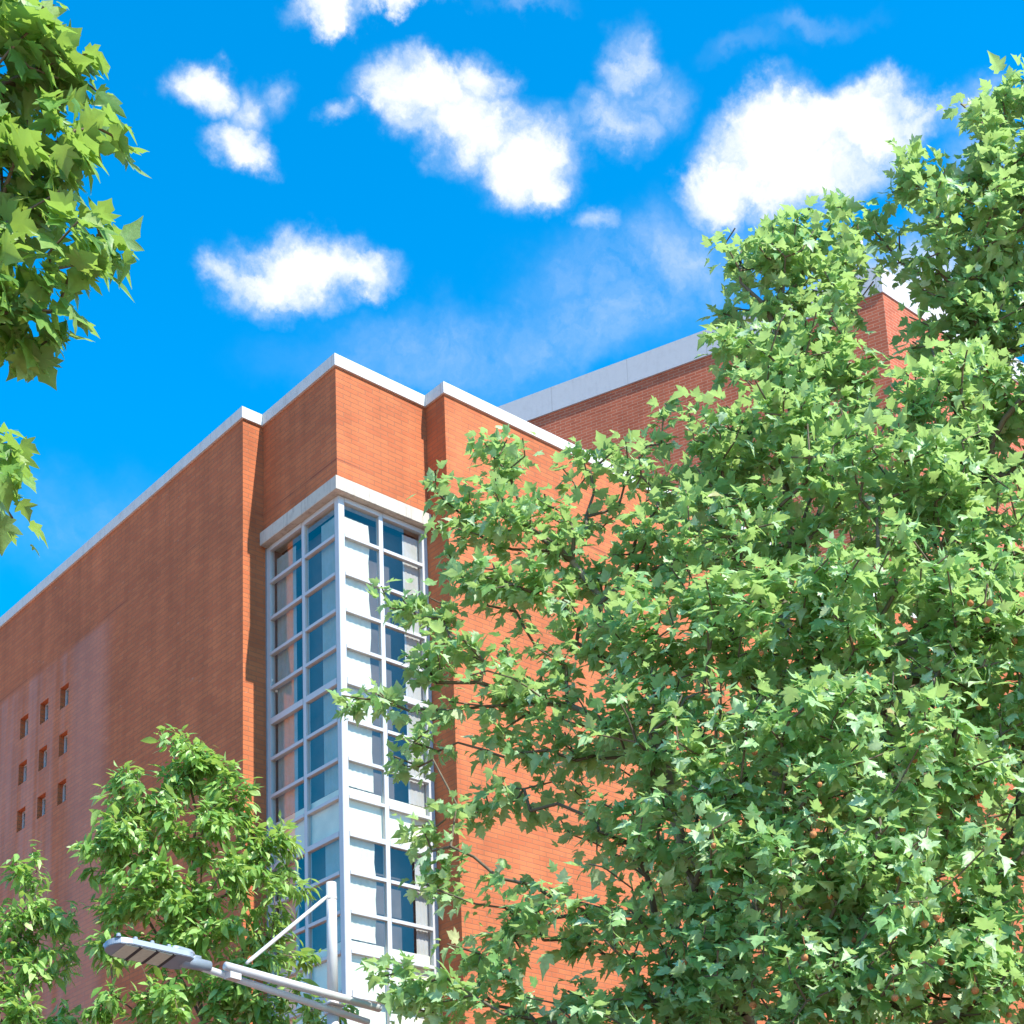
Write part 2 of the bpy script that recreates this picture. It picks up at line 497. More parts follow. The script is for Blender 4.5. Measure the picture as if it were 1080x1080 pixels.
M_LEAF_L = leaf_material('plane_leaf_yellowish', [(0.0, (0.06, 0.16, 0.025)), (0.4, (0.12, 0.26, 0.05)), (0.8, (0.21, 0.38, 0.09)), (1.0, (0.34, 0.42, 0.12))], (0.38, 0.58, 0.09), 0.42)
M_LEAF2 = leaf_material('oval_leaf', [(0.0, (0.08, 0.19, 0.03)), (0.4, (0.18, 0.36, 0.075)), (0.75, (0.33, 0.54, 0.15)), (1.0, (0.50, 0.66, 0.26))], (0.44, 0.64, 0.11), 0.38, 0.36)
M_ASPHALT = simple('asphalt', (0.05, 0.05, 0.052), 0.9, 0, 0.2, 20, 0.3)
M_PAVING = simple('red_bounce_paving', (0.44, 0.23, 0.16), 0.9, 0, 0.12, 3, 0.2)  # unseen paving, its red made up to bounce warm light onto walls
M_KERB = simple('kerb_stone', (0.42, 0.41, 0.39), 0.9, 0, 0.1, 5)
M_GROUND = simple('red_bounce_ground', (0.34, 0.20, 0.14), 0.95, 0, 0.2, 0.5)  # unseen ground, reddened for the same warm bounce
M_LINE = simple('road_paint', (0.75, 0.75, 0.72), 0.7)

# ------------------------------------------------------------------ object helpers


def link(name, me, mat, parent=None, smooth=False):
    o = bpy.data.objects.new(name, me)
    col.objects.link(o)
    if mat is not None:
        me.materials.append(mat)
    if parent is not None:
        o.parent = parent
    if smooth:
        me.polygons.foreach_set('use_smooth', [True] * len(me.polygons))
    return o


def thing(name, label, cat, loc=(0, 0, 0), group=None):
    o = bpy.data.objects.new(name, None)
    o.empty_display_size = 0.5
    col.objects.link(o)
    o.location = loc
    o['label'] = label
    o['category'] = cat
    if group:
        o['group'] = group
    return o


def from_bm(name, bm, mat, parent=None, smooth=False, off=(0, 0, 0)):
    me = bpy.data.meshes.new(name)
    if any(off):
        bmesh.ops.translate(bm, verts=bm.verts, vec=[-c for c in off])
    bm.to_mesh(me)
    bm.free()
    return link(name, me, mat, parent, smooth)


def box(bm, x0, x1, y0, y1, z0, z1, bevel=0.0):
    vs = [bm.verts.new(p) for p in ((x0, y0, z0), (x1, y0, z0), (x1, y1, z0), (x0, y1, z0), (x0, y0, z1), (x1, y0, z1), (x1, y1, z1), (x0, y1, z1))]
    fs = [bm.faces.new([vs[i] for i in q]) for q in ((0, 3, 2, 1), (4, 5, 6, 7), (0, 1, 5, 4), (1, 2, 6, 5), (2, 3, 7, 6), (3, 0, 4, 7))]
    if bevel:
        es = list({e for f in fs for e in f.edges})
        bmesh.ops.bevel(bm, geom=es, offset=bevel, segments=1, affect='EDGES')
    return fs


def quad(bm, a, b, c, d):
    return bm.faces.new([bm.verts.new(p) for p in (a, b, c, d)])


def tube(bm, pts, radii, sides=12, cap=True):
    pts = [Vector(p) for p in pts]
    rings = []
    up0 = Vector((0, 0, 1))
    for i, p in enumerate(pts):
        d = (pts[min(i + 1, len(pts) - 1)] - pts[max(i - 1, 0)]).normalized()
        a = d.cross(up0)
        if a.length < 0.05:
            a = d.cross(Vector((1, 0, 0)))
        a.normalize()
        b = d.cross(a)
        rings.append([bm.verts.new(p + (a * math.cos(2 * math.pi * k / sides) + b * math.sin(2 * math.pi * k / sides)) * radii[i]) for k in range(sides)])
    for r0, r1 in zip(rings[:-1], rings[1:]):
        for k in range(sides):
            bm.faces.new((r0[k], r0[(k + 1) % sides], r1[(k + 1) % sides], r1[k]))
    if cap:
        bm.faces.new(rings[0][::-1])
        bm.faces.new(rings[-1])


# ------------------------------------------------------------------ ground
def sheet(name, pts, z, mat):
    bm = bmesh.new()
    bm.faces.new([bm.verts.new((x, y, z)) for x, y in pts])
    o = from_bm(name, bm, mat)
    o['kind'] = 'structure'
    return o


sheet('ground', [(-1500, -1500), (1500, -1500), (1500, 1500), (-1500, 1500)], -0.14, M_GROUND)
sheet('road', [(-200, -12.0), (200, -12.0), (200, -3.6 - 1.2), (-200, -4.8)], -0.136, M_ASPHALT)
bm = bmesh.new()
for k in range(-30, 30):
    quad(bm, (k * 6, -8.5, -0.132), (k * 6 + 2.5, -8.5, -0.132), (k * 6 + 2.5, -8.38, -0.132), (k * 6, -8.38, -0.132))
o = from_bm('road_marking', bm, M_LINE)
o['kind'] = 'structure'
bm = bmesh.new()
box(bm, -200, 200, -4.65, 40, -0.3, 0.0)
o = from_bm('pavement', bm, M_PAVING)
o['kind'] = 'structure'
bm = bmesh.new()
box(bm, -200, 200, -4.8, -4.653, -0.3, 0.006, 0.02)
o = from_bm('kerb', bm, M_KERB)
o['kind'] = 'structure'
bm = bmesh.new()
box(bm, -200, 200, -30, -12.0, -0.3, 0.0)
o = from_bm('near_pavement', bm, M_PAVING)
o['kind'] = 'structure'

# ------------------------------------------------------------------ main brick building
ZT = 16.765           # top of the coping
ZC = 16.585           # bottom of the coping
LX = -0.34            # left wall plane (faces -X)
BY = 1.82             # set-back strip plane (faces -Y)
BX = 1.57             # right end of the corner bay
RY = -0.43            # right wall plane (faces -Y)
YFAR, XFAR = 40.0, 30.0
WZ0, WZ1 = 4.0, 14.64  # corner glazing
building = thing('brick_building', 'orange brick building with a white framed corner window and white roof coping', 'building')

# left wall with nine small openings
WY = [(7.06, 7.35), (7.775, 8.07), (8.51, 8.81)]
WZ = [(14.115, 14.50), (13.28, 13.665), (12.44, 12.825)]
bm = bmesh.new()
ys = [BY] + [v for p in WY for v in p] + [YFAR]
zs = [0.0] + [v for p in reversed(WZ) for v in p] + [ZC]
for i in range(len(ys) - 1):
    for j in range(len(zs) - 1):
        if i % 2 == 1 and j % 2 == 1:
            continue
        quad(bm, (LX, ys[i + 1], zs[j]), (LX, ys[i], zs[j]), (LX, ys[i], zs[j + 1]), (LX, ys[i + 1], zs[j + 1]))
RD = 0.15
for (y0, y1) in WY:
    for (z0, z1) in WZ:
        x1 = LX + RD
        quad(bm, (LX, y1, z0), (LX, y1, z1), (x1, y1, z1), (x1, y1, z0))
        quad(bm, (LX, y0, z0), (x1, y0, z0), (x1, y0, z1), (LX, y0, z1))
        quad(bm, (LX, y0, z1), (x1, y0, z1), (x1, y1, z1), (LX, y1, z1))
        quad(bm, (LX, y0, z0), (LX, y1, z0), (x1, y1, z0), (x1, y0, z0))
quad(bm, (LX, BY, 0), (0.16, BY, 0), (0.16, BY, ZC), (LX, BY, ZC))     # set-back strip
quad(bm, (LX, YFAR, 0), (LX, YFAR, ZC), (XFAR, YFAR, ZC), (XFAR, YFAR, 0))
bmesh.ops.remove_doubles(bm, verts=bm.verts, dist=0.0005)
from_bm('wall', bm, M_BRICK, building)

# bay brickwork above and below the glazing
bm = bmesh.new()
bm.free()
for z0, z1 in ((14.85, ZC), (0.0, WZ0)):
    bm = bmesh.new()
    quad(bm, (0, BY, z0), (0, 0, z0), (0, 0, z1), (0, BY, z1))
    quad(bm, (0, 0, z0), (BX, 0, z0), (BX, 0, z1), (0, 0, z1))
    bmesh.ops.remove_doubles(bm, verts=bm.verts, dist=0.0005)
    from_bm('bay_wall', bm, M_BRICK, building)

# right wall
bm = bmesh.new()
quad(bm, (BX, 0.30, 0), (BX, RY, 0), (BX, RY, ZC), (BX, 0.30, ZC))
quad(bm, (BX, RY, 0), (XFAR, RY, 0), (XFAR, RY, ZC), (BX, RY, ZC))
quad(bm, (XFAR, RY, 0), (XFAR, YFAR, 0), (XFAR, YFAR, ZC), (XFAR, RY, ZC))
from_bm('wall', bm, M_BRICK, building)

# coping: a ring following the outline, 35 mm proud of the walls
PR = 0.035
outer = [(LX - PR, YFAR + PR), (LX - PR, BY - PR), (-PR, BY - PR), (-PR, -PR), (BX - PR, -PR), (BX - PR, RY - PR), (XFAR + PR, RY - PR), (XFAR + PR, YFAR + PR)]
W = 0.36
inner = [(LX + W, YFAR - W), (LX + W, BY + W), (W, BY + W), (W, W), (BX + W, W), (BX + W, RY + W), (XFAR - W, RY + W), (XFAR - W, YFAR - W)]
bm = bmesh.new()
ro0 = [bm.verts.new((x, y, ZC)) for x, y in outer]
ro1 = [bm.verts.new((x, y, ZT)) for x, y in outer]
ri0 = [bm.verts.new((x, y, ZC)) for x, y in inner]
ri1 = [bm.verts.new((x, y, ZT)) for x, y in inner]
K = len(outer)
for k in range(K):
    q = (k + 1) % K
    bm.faces.new((ro0[k], ro0[q], ro1[q], ro1[k]))
    bm.faces.new((ri0[q], ri0[k], ri1[k], ri1[q]))
    bm.faces.new((ro1[k], ro1[q], ri1[q], ri1[k]))
    bm.faces.new((ro0[q], ro0[k], ri0[k], ri0[q]))
bmesh.ops.recalc_face_normals(bm, faces=bm.faces)
from_bm('coping', bm, M_COPING, building)
bm = bmesh.new()
bm.faces.new([bm.verts.new((x, y, ZC - 0.25)) for x, y in [(LX + .002, YFAR - .002), (LX + .002, BY + .002), (0.002, BY + .002), (0.002, .002), (BX + .002, .002), (BX + .002, RY + .002), (XFAR - .002, RY + .002), (XFAR - .002, YFAR - .002)]])
from_bm('roof', bm, M_ROOF, building)

# concrete lintel over the corner window
bm = bmesh.new()
LP = 0.065
pts = [(-LP, BY - 0.003), (-LP, -LP), (BX - 0.003, -LP), (BX - 0.003, 0.30), (0.30, 0.30), (0.30, BY - 0.003)]
lo = [bm.verts.new((x, y, 14.64)) for x, y in pts]
hi = [bm.verts.new((x, y, 14.848)) for x, y in pts]
bm.faces.new(lo[::-1])
bm.faces.new(hi)
for k in range(6):
    q = (k + 1) % 6
    bm.faces.new((lo[k], lo[q], hi[q], hi[k]))
bmesh.ops.recalc_face_normals(bm, faces=bm.faces)
bmesh.ops.bevel(bm, geom=[e for e in bm.edges], offset=0.006, segments=1, affect='EDGES')
from_bm('lintel', bm, M_LINTEL, building)

# corner window: frame, glass, curtains, boards, the room behind and an added sun-blocking panel
R_ = 0.05
TZ = [14.07, 13.50, 12.96, 12.43, 11.93, 11.37, 10.82, 10.29, 9.78, 9.25, 8.72, 8.19, 7.63, 7.08, 6.54, 6.0, 5.47, 4.93, 4.4]
THICK = {11.93: 0.045, 9.78: 0.036, 7.63: 0.05, 5.47: 0.045}
bm = bmesh.new()
ZF = 14.637
box(bm, R_, R_ + 0.10, R_, R_ + 0.10, WZ0, ZF, 0.006)                       # corner post
box(bm, 0.728, 0.795, R_ + 0.004, R_ + 0.07, WZ0, ZF - 0.001)                # right face mullion
box(bm, 1.475, BX - 0.003, R_ + 0.002, R_ + 0.08, WZ0, ZF - 0.002)            # right end post
box(bm, R_ + 0.004, R_ + 0.07, 0.87, 0.94, WZ0, ZF - 0.001)
box(bm, R_ + 0.002, R_ + 0.08, 1.73, BY - 0.003, WZ0, ZF - 0.002)
for i, z in enumerate(TZ + [14.60, WZ0 + 0.04]):
    h = THICK.get(z, 0.023 if i < len(TZ) else 0.034)
    for x0, x1 in ((R_ + 0.101, 0.727), (0.796, 1.474)):
        box(bm, x0, x1, R_ - 0.004, R_ + 0.06, z - h, z + h)
    for y0, y1 in ((R_ + 0.101, 0.869), (0.941, 1.729)):
        box(bm, R_ - 0.004, R_ + 0.06, y0, y1, z - h, z + h)
window = from_bm('corner_window', bm, M_FRAME, building)
bm = bmesh.new()
quad(bm, (R_ + 0.10, R_ + 0.03, WZ0), (1.48, R_ + 0.03, WZ0), (1.48, R_ + 0.03, ZF), (R_ + 0.10, R_ + 0.03, ZF))
quad(bm, (R_ + 0.03, 1.74, WZ0), (R_ + 0.03, R_ + 0.10, WZ0), (R_ + 0.03, R_ + 0.10, ZF), (R_ + 0.03, 1.74, ZF))
from_bm('pane', bm, M_GLASS, window)


def curtain(name, axis, a0, a1, depth, z0, z1, mat, folds, amp=0.0035, ragged=0.0):
    """a hanging pleated cloth: axis 'x' faces -Y, axis 'y' faces -X"""
    bm = bmesh.new()
    nu, nv = folds * 8, 14
    rows = []
    for j in range(nv + 1):
        t = j / nv
        z = z0 + (z1 - z0) * t
        row = []
        for i in range(nu + 1):
            s = i / nu
            e = a0 + (a1 - a0) * s
            if s > 0.5:
                e += ragged * (s - 0.5) * 2 * (0.5 * math.sin(5 * z) + 0.5 * math.sin(13 * z + 1))
            off = amp * (0.6 + 0.4 * (1 - t)) * math.sin(2 * math.pi * folds * s + 0.15 * math.sin(3 * z)) + depth
            row.append(bm.verts.new((e, off, z) if axis == 'x' else (off, e, z)))
        rows.append(row)
    for r0, r1 in zip(rows[:-1], rows[1:]):
        for i in range(nu):
            bm.faces.new((r0[i], r0[i + 1], r1[i + 1], r1[i]))
    return from_bm(name, bm, mat, window, True)


# right face: cream curtain at the corner, grey one at the far end
curtain('curtain', 'x', 0.155, 0.60, 0.128, 10.47, 14.40, M_CURT, 5, ragged=0.025)
curtain('curtain', 'x', 0.155, 0.60, 0.128, 8.38, 9.80, M_CURT, 5, ragged=0.02)
curtain('curtain', 'x', 1.20, 1.50, 0.15, 10.47, 14.50, M_CURTG, 4)
curtain('curtain', 'x', 1.27, 1.50, 0.15, 8.30, 9.80, M_CURTG, 4)
# left face: curtains with shade and sky tint in their colour
curtain('curtain', 'y', 0.155, 0.60, 0.15, 10.47, 14.45, M_CURT_SHADED, 5)
curtain('curtain', 'y', 0.155, 0.60, 0.15, 8.38, 9.80, M_CURT_SHADED, 5)
curtain('curtain', 'y', 1.22, 1.70, 0.15, 10.47, 14.45, M_CURT_SHADED, 5)
curtain('curtain', 'y', 1.22, 1.70, 0.15, 8.38, 9.80, M_CURT_SHADED, 5)
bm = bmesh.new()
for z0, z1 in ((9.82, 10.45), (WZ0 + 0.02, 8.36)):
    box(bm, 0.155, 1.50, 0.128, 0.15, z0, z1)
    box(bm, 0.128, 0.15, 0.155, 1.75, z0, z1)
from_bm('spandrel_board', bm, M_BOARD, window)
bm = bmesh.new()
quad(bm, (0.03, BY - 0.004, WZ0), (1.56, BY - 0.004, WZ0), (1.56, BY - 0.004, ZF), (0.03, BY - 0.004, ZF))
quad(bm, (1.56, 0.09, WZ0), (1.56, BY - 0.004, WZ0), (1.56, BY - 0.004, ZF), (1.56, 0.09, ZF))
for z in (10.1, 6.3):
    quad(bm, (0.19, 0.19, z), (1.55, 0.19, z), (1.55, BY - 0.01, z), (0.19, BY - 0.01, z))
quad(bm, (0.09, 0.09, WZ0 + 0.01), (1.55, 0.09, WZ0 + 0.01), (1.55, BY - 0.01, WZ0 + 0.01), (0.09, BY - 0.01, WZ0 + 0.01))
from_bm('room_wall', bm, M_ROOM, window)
bm = bmesh.new()  # made-up panel: keeps sun patches out of the room, greys the panes
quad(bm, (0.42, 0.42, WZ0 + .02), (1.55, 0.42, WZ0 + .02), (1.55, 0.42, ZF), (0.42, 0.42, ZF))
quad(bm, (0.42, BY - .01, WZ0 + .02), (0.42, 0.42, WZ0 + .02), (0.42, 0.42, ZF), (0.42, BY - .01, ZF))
from_bm('sun_block_panel', bm, M_SUN_BLOCK, window)

# nine small windows in the left wall
for (y0, y1) in WY:
    for (z0, z1) in WZ:
        bm = bmesh.new()
        xa, xb = LX + RD - 0.06, LX + RD - 0.015
        fw_ = 0.022
        box(bm, xa, xb, y0 + .001, y0 + fw_, z0 + .001, z1 - .001)
        box(bm, xa, xb, y1 - fw_, y1 - .001, z0 + .001, z1 - .001)
        box(bm, xa, xb, y0 + fw_ + .0005, y1 - fw_ - .0005, z0 + .001, z0 + fw_)
        box(bm, xa, xb, y0 + fw_ + .0005, y1 - fw_ - .0005, z1 - fw_, z1 - .001)
        wdw = from_bm('window', bm, M_FRAME, building)
        bm = bmesh.new()
        xm = LX + RD - 0.035
        quad(bm, (xm, y1 - fw_, z0 + fw_), (xm, y0 + fw_, z0 + fw_), (xm, y0 + fw_, z1 - fw_), (xm, y1 - fw_, z1 - fw_))
        from_bm('pane', bm, M_GLASS2, wdw)
        bm = bmesh.new()
        xm = LX + RD + 0.004
        quad(bm, (xm, y1, z0), (xm, y0, z0), (xm, y0, z1), (xm, y1, z1))
        from_bm('blind', bm, M_CURTG, wdw)

# ------------------------------------------------------------------ taller block behind
HT = 25.0


def onz(px, py, z):
    r = ray(px, py)
    return CAM + r * (z - CAM[2]) / r[2]


cA, cB = onz(525, 430.5, HT), onz(928, 281, HT)
dv = unit((cA - cB)[:2])
ang = math.atan2(dv[1], dv[0])          # along the left face, away from the corner
tower = thing('brick_tower', 'taller red brick block with a deep grey coping rising behind the lower roof', 'building', (cB[0], cB[1], 0))
LT, XT = np.linalg.norm((cA - cB)[:2]) * 1.12, 16.0
p0 = np.array([0.0, 0.0])
p1 = dv * LT
p2 = p1 + np.array([XT, 0.0])
p3 = np.array([XT, 0.0])
HC = HT - 0.62
# left face is its own mesh, turned so that its bricks follow the face
for (q0, q1) in ((p1, p0), (p0, p3), (p3, p2), (p2, p1)):
    d = q1 - q0
    L = np.linalg.norm(d)
    bm = bmesh.new()
    quad(bm, (0, 0, 0), (L, 0, 0), (L, 0, HC), (0, 0, HC))
    o = from_bm('wall', bm, M_BRICK2, tower)
    o.location = (q0[0], q0[1], 0)
    o.rotation_euler = (0, 0, math.atan2(d[1], d[0]))
bm = bmesh.new()
cen = (p0 + p1 + p2 + p3) / 4
ring = [p1, p0, p3, p2]
oo = [cen + (p - cen) * 1.006 for p in ring]
lo = [bm.verts.new((x, y, HC)) for x, y in oo]
hi = [bm.verts.new((x, y, HT)) for x, y in oo]
bm.faces.new(hi)
bm.faces.new(lo[::-1])
for k in range(4):
    bm.faces.new((lo[k], lo[(k + 1) % 4], hi[(k + 1) % 4], hi[k]))
bmesh.ops.recalc_face_normals(bm, faces=bm.faces)
from_bm('coping', bm, M_METAL_COPING, tower)
bm = bmesh.new()
tube(bm, [(0.15, 0.5, HT), (0.15, 0.5, HT + 1.1)], [0.05, 0.045], 8)
from_bm('mast', bm, M_POLE, tower, True)

# ------------------------------------------------------------------ street lamp
PB = at(351, 1056, 13.0)
lamp = thing('street_lamp', 'white street lamp post with twin tube arm and grey lamp head', 'street lamp', (PB[0], PB[1], 0))
O = np.array([PB[0], PB[1], 0])
ztop = at(351.5, 931, 13.0)[2]
zarm = at(352, 1050, 13.0)[2]
bm = bmesh.new()
tube(bm, [(0, 0, 0.0), (0, 0, 0.02), (0, 0, 0.5), (0, 0, zarm - 0.05)], [0.085, 0.080, 0.068, 0.047], 20)
tube(bm, [(0, 0, zarm - 0.051), (0, 0, ztop)], [0.0415, 0.0405], 20)
from_bm('pole', bm, M_POLE, lamp, True)
bm = bmesh.new()
box(bm, -0.17, 0.17, -0.17, 0.17, 0.0, 0.018, 0.004)
for sx in (-1, 1):
    for sy in (-1, 1):
        tube(bm, [(sx * .13, sy * .13, .015), (sx * .13, sy * .13, .05)], [.014, .014], 6)
from_bm('base_plate', bm, M_POLE, lamp)


def lp(px, py, d):
    return Vector(at(px, py, d) - O)


fwd = Vector(ROT[:, 2]) * -1
fwd.z = 0
fwd.normalize()
shift_front = -fwd * 0.075
shift_back = fwd * 0.03
ua, ub = lp(240, 1022, 12.2), lp(401, 1066, 13.22)
la, lb = lp(213, 1020, 12.08), lp(388, 1074, 13.19)
bm = bmesh.new()
tube(bm, [ua + shift_front, ub + shift_front], [0.033, 0.033], 18)
from_bm('arm', bm, M_POLE, lamp, True)
bm = bmesh.new()
tube(bm, [la + Vector((0, 0, -.004)), lb + Vector((0, 0, -.03))], [0.027, 0.027], 18)
from_bm('arm', bm, M_POLE, lamp, True)
# brackets: at the pole and near the head
ax_ = (ub - ua).normalized()
bm = bmesh.new()


def obox(bm, c, a, b, cc, ha, hb, hc, bevel=0.003):
    """oriented box, centre c, unit axes a b cc and half sizes"""
    fs = box(bm, -ha, ha, -hb, hb, -hc, hc)
    vs = list({v for f in fs for v in f.verts})
    for v in vs:
        p = v.co.copy()
        v.co = c + a * p.x + b * p.y + cc * p.z
    return vs


side = ax_.cross(Vector((0, 0, 1))).normalized()
cup = side.cross(ax_).normalized()
pm = lp(351, 1062, 13.0)
obox(bm, pm + shift_front * 0.55, ax_, side, cup, 0.075, 0.06, 0.006)
from_bm('bracket', bm, M_POLE, lamp)
bm = bmesh.new()
obox(bm, pm + Vector((0, 0, -0.02)), ax_, side, cup, 0.050, 0.052, 0.04)
from_bm('bracket', bm, M_POLE, lamp)
bm = bmesh.new()
cm = (ua + ax_ * 0.06)
obox(bm, cm + shift_front * 0.6 + Vector((0, 0, -.045)), ax_, side, cup, 0.05, 0.035, 0.035)
from_bm('bracket', bm, M_POLE, lamp)
for q in (0.10, 0.32, 1.0 - 0.30, 1.0 - 0.12):
    pp = ua.lerp(ub, q) + shift_front
    bm = bmesh.new()
    tube(bm, [pp - fwd * 0.030, pp - fwd * 0.042], [0.008, 0.007], 6)
    from_bm('bolt', bm, M_LDARK, lamp)
bm = bmesh.new()
s0, s1 = lp(262, 1019, 12.34) + shift_front, lp(347, 946, 12.97) + shift_front * 0.5
dd = (s1 - s0).normalized()
tube(bm, [s0, s0 + dd * 0.05, s1 - dd * 0.09, s1 - dd * 0.03, s1], [0.011, 0.015, 0.015, 0.011, 0.010], 10)
from_bm('stay_rod', bm, M_POLE, lamp, True)
bm = bmesh.new()
tube(bm, [Vector((0, 0, s1.z - .012)), Vector((0, 0, s1.z + .012))], [0.0435, 0.0435], 16)
obox(bm, s1, dd, dd.cross(Vector((0, 0, 1))).normalized(), Vector((0, 0, 1)), 0.02, 0.012, 0.015)
from_bm('stay_collar', bm, M_POLE, lamp)

# lamp head
hn, ht = lp(213, 1018, 12.08), lp(112, 996, 11.70)
ha = (ht - hn).normalized()
hb = ha.cross(Vector((0, 0, 1))).normalized()
hc = hb.cross(ha).normalized()
if hc.z < 0:
    hc = -hc
# roll the head so that its underside faces a little towards the road
roll = Matrix.Rotation(math.radians(-9), 3, ha)
if (roll @ hc).dot(-fwd) > hc.dot(-fwd):
    roll = Matrix.Rotation(math.radians(9), 3, ha)
hb, hc = roll @ hb, roll @ hc
HL = (ht - hn).length


def hp(u, v, w):
    return hn + ha * u + hb * v + hc * w


def slab(bm, outline, w0, w1, inset=0.0):
    lo = [bm.verts.new(hp(u, v, w0)) for u, v in outline]
    hi = [bm.verts.new(hp(u, v * (1 - inset), w1)) for u, v in outline]
    n = len(outline)
    bm.faces.new(lo)
    bm.faces.new(hi[::-1])
    for k in range(n):
        bm.faces.new((lo[k], hi[k], hi[(k + 1) % n], lo[(k + 1) % n]))


HW = 0.118
a0 = 0.12
ol = [(a0, -HW * .8), (a0 + .05, -HW)] + [(HL - 0.13, -HW)] + [(HL - .13 + .13 * math.sin(t), -HW * math.cos(t)) for t in [math.pi * k / 12 for k in range(1, 12)]] + [(HL - .13, HW), (a0 + .05, HW), (a0, HW * .8)]
bm = bmesh.new()
slab(bm, ol, -0.02, 0.03, 0.05)
gb = [(a0 - .03, -.06), (a0 + .01, -.09), (a0 + .13, -.105), (a0 + .16, -.09), (a0 + .16, .09), (a0 + .13, .105), (a0 + .01, .09), (a0 - .03, .06)]
slab(bm, gb, 0.0301, 0.062, 0.08)
bmesh.ops.recalc_face_normals(bm, faces=bm.faces)
bmesh.ops.bevel(bm, geom=list(bm.edges), offset=0.005, segments=2, affect='EDGES')
head = from_bm('lamp_head', bm, M_LHEAD, lamp)
bm = bmesh.new()
tube(bm, [hp(-0.06, 0, 0), hp(0.10, 0, 0), hp(0.16, 0, 0.005)], [0.042, 0.046, 0.050], 16)
obox(bm, hp(0.07, 0, 0.035), ha, hb, hc, 0.05, 0.03, 0.02)
from_bm('neck', bm, M_LHEAD, head, True)
ml = (HL - 0.085 - (a0 + 0.16)) / 3
for k in range(3):
    u0 = a0 + 0.17 + k * ml
    bm = bmesh.new()
    slab(bm, [(u0 + .008, -HW + .02), (u0 + ml - .02, -HW + .02), (u0 + ml - .02, HW - .02), (u0 + .008, HW - .02)], -0.026, -0.0205)
    bmesh.ops.recalc_face_normals(bm, faces=bm.faces)
    from_bm('lens', bm, M_LED, head)
    bm = bmesh.new()
    slab(bm, [(u0 - .014, -HW + .004), (u0 + .006, -HW + .004), (u0 + .006, HW - .004), (u0 - .014, HW - .004)], -0.03, -0.0202)
    bmesh.ops.recalc_face_normals(bm, faces=bm.faces)
    from_bm('divider', bm, M_LDARK, head)
for k in range(4):
    u0 = a0 + 0.17 + k * ml
    for v in (-.09, .09):
        bm = bmesh.new()
        tube(bm, [hp(u0 + .03, v, .028), hp(u0 + .03, v, .052)], [.018, .014], 8)
        from_bm('clip', bm, M_LHEAD, head)

# ------------------------------------------------------------------ trees


def mesh_arrays(name, verts, faces_idx, counts):
    me = bpy.data.meshes.new(name)
    me.vertices.add(len(verts))
    me.vertices.foreach_set('co', verts.astype(np.float32).ravel())
    me.loops.add(len(faces_idx))
    me.loops.foreach_set('vertex_index', faces_idx.astype(np.int32))
    me.polygons.add(len(counts))
    starts = np.concatenate([[0], np.cumsum(counts)[:-1]]).astype(np.int32)
    me.polygons.foreach_set('loop_start', starts)
    me.polygons.foreach_set('use_smooth', [True] * len(counts))
    me.update(calc_edges=True)
    me.validate()
    return me


def plane_leaf():
    right = [(.05, -.05), (.20, -.11), (.30, -.04), (.50, .08), (.36, .19), (.50, .29), (.66, .52), (.48, .50), (.27, .47), (.34, .64), (.20, .78), (.10, .92)]
    outl = right + [(0, 1.10)] + [(-x, y) for x, y in reversed(right)]
    v = [(0, .28)] + outl
    n = len(outl)
    f = [(0, 1 + k, 1 + (k + 1) % n) for k in range(n)]
    return np.array([(x, y, 0) for x, y in v]), f


def oval_leaf():
    lv = [(0, 0.0, 0), (.25, .13, 1), (.5, .19, 1), (.75, .12, 1), (1.0, 0, 0)]
    v = [(0, 0, 0)]
    for y, w, _ in lv[1:4]:
        v += [(-w, y, 0), (0, y, 0), (w, y, 0)]
    v.append((0, 1.0, 0))
    f = [(0, 2, 1), (0, 3, 2), (1, 2, 5, 4), (2, 3, 6, 5), (4, 5, 8, 7), (5, 6, 9, 8), (7, 8, 10), (8, 9, 10)]
    return np.array(v, float), f


def nrm(a):
    return a / np.maximum(np.linalg.norm(a, axis=-1, keepdims=True), 1e-9)


def build_leaves(name, template, pos, tip, nor, size, fold, droop, mat, parent, origin):
    tv, tf = template
    tip = nrm(tip)
    nor = nrm(nor - (nor * tip).sum(1, keepdims=True) * tip)
    sid = np.cross(tip, nor)
    x, y = tv[None, :, 0], tv[None, :, 1]
    asym = rng.normal(1, .1, (len(pos), 1))
    wave = rng.uniform(0, 6.28, (len(pos), 1))
    zz = fold[:, None] * np.abs(x) ** 1.3 + droop[:, None] * y ** 2 + 0.06 * np.sin(7 * x + 4 * y + wave) * (np.abs(x) + np.abs(y) * .3)
    P = pos[:, None, :] + size[:, None, None] * (x[..., None] * asym[..., None] * sid[:, None, :] + y[..., None] * tip[:, None, :] + zz[..., None] * nor[:, None, :])
    V = P.reshape(-1, 3) - origin
    nv = tv.shape[0]
    flat = np.concatenate([np.array(f) for f in tf])
    cnt = np.array([len(f) for f in tf])
    offs = (np.arange(len(pos)) * nv)[:, None]
    F = (flat[None, :] + offs).ravel()
    C = np.tile(cnt, len(pos))
    me = mesh_arrays(name, V, F, C)
    return link(name, me, mat, parent)


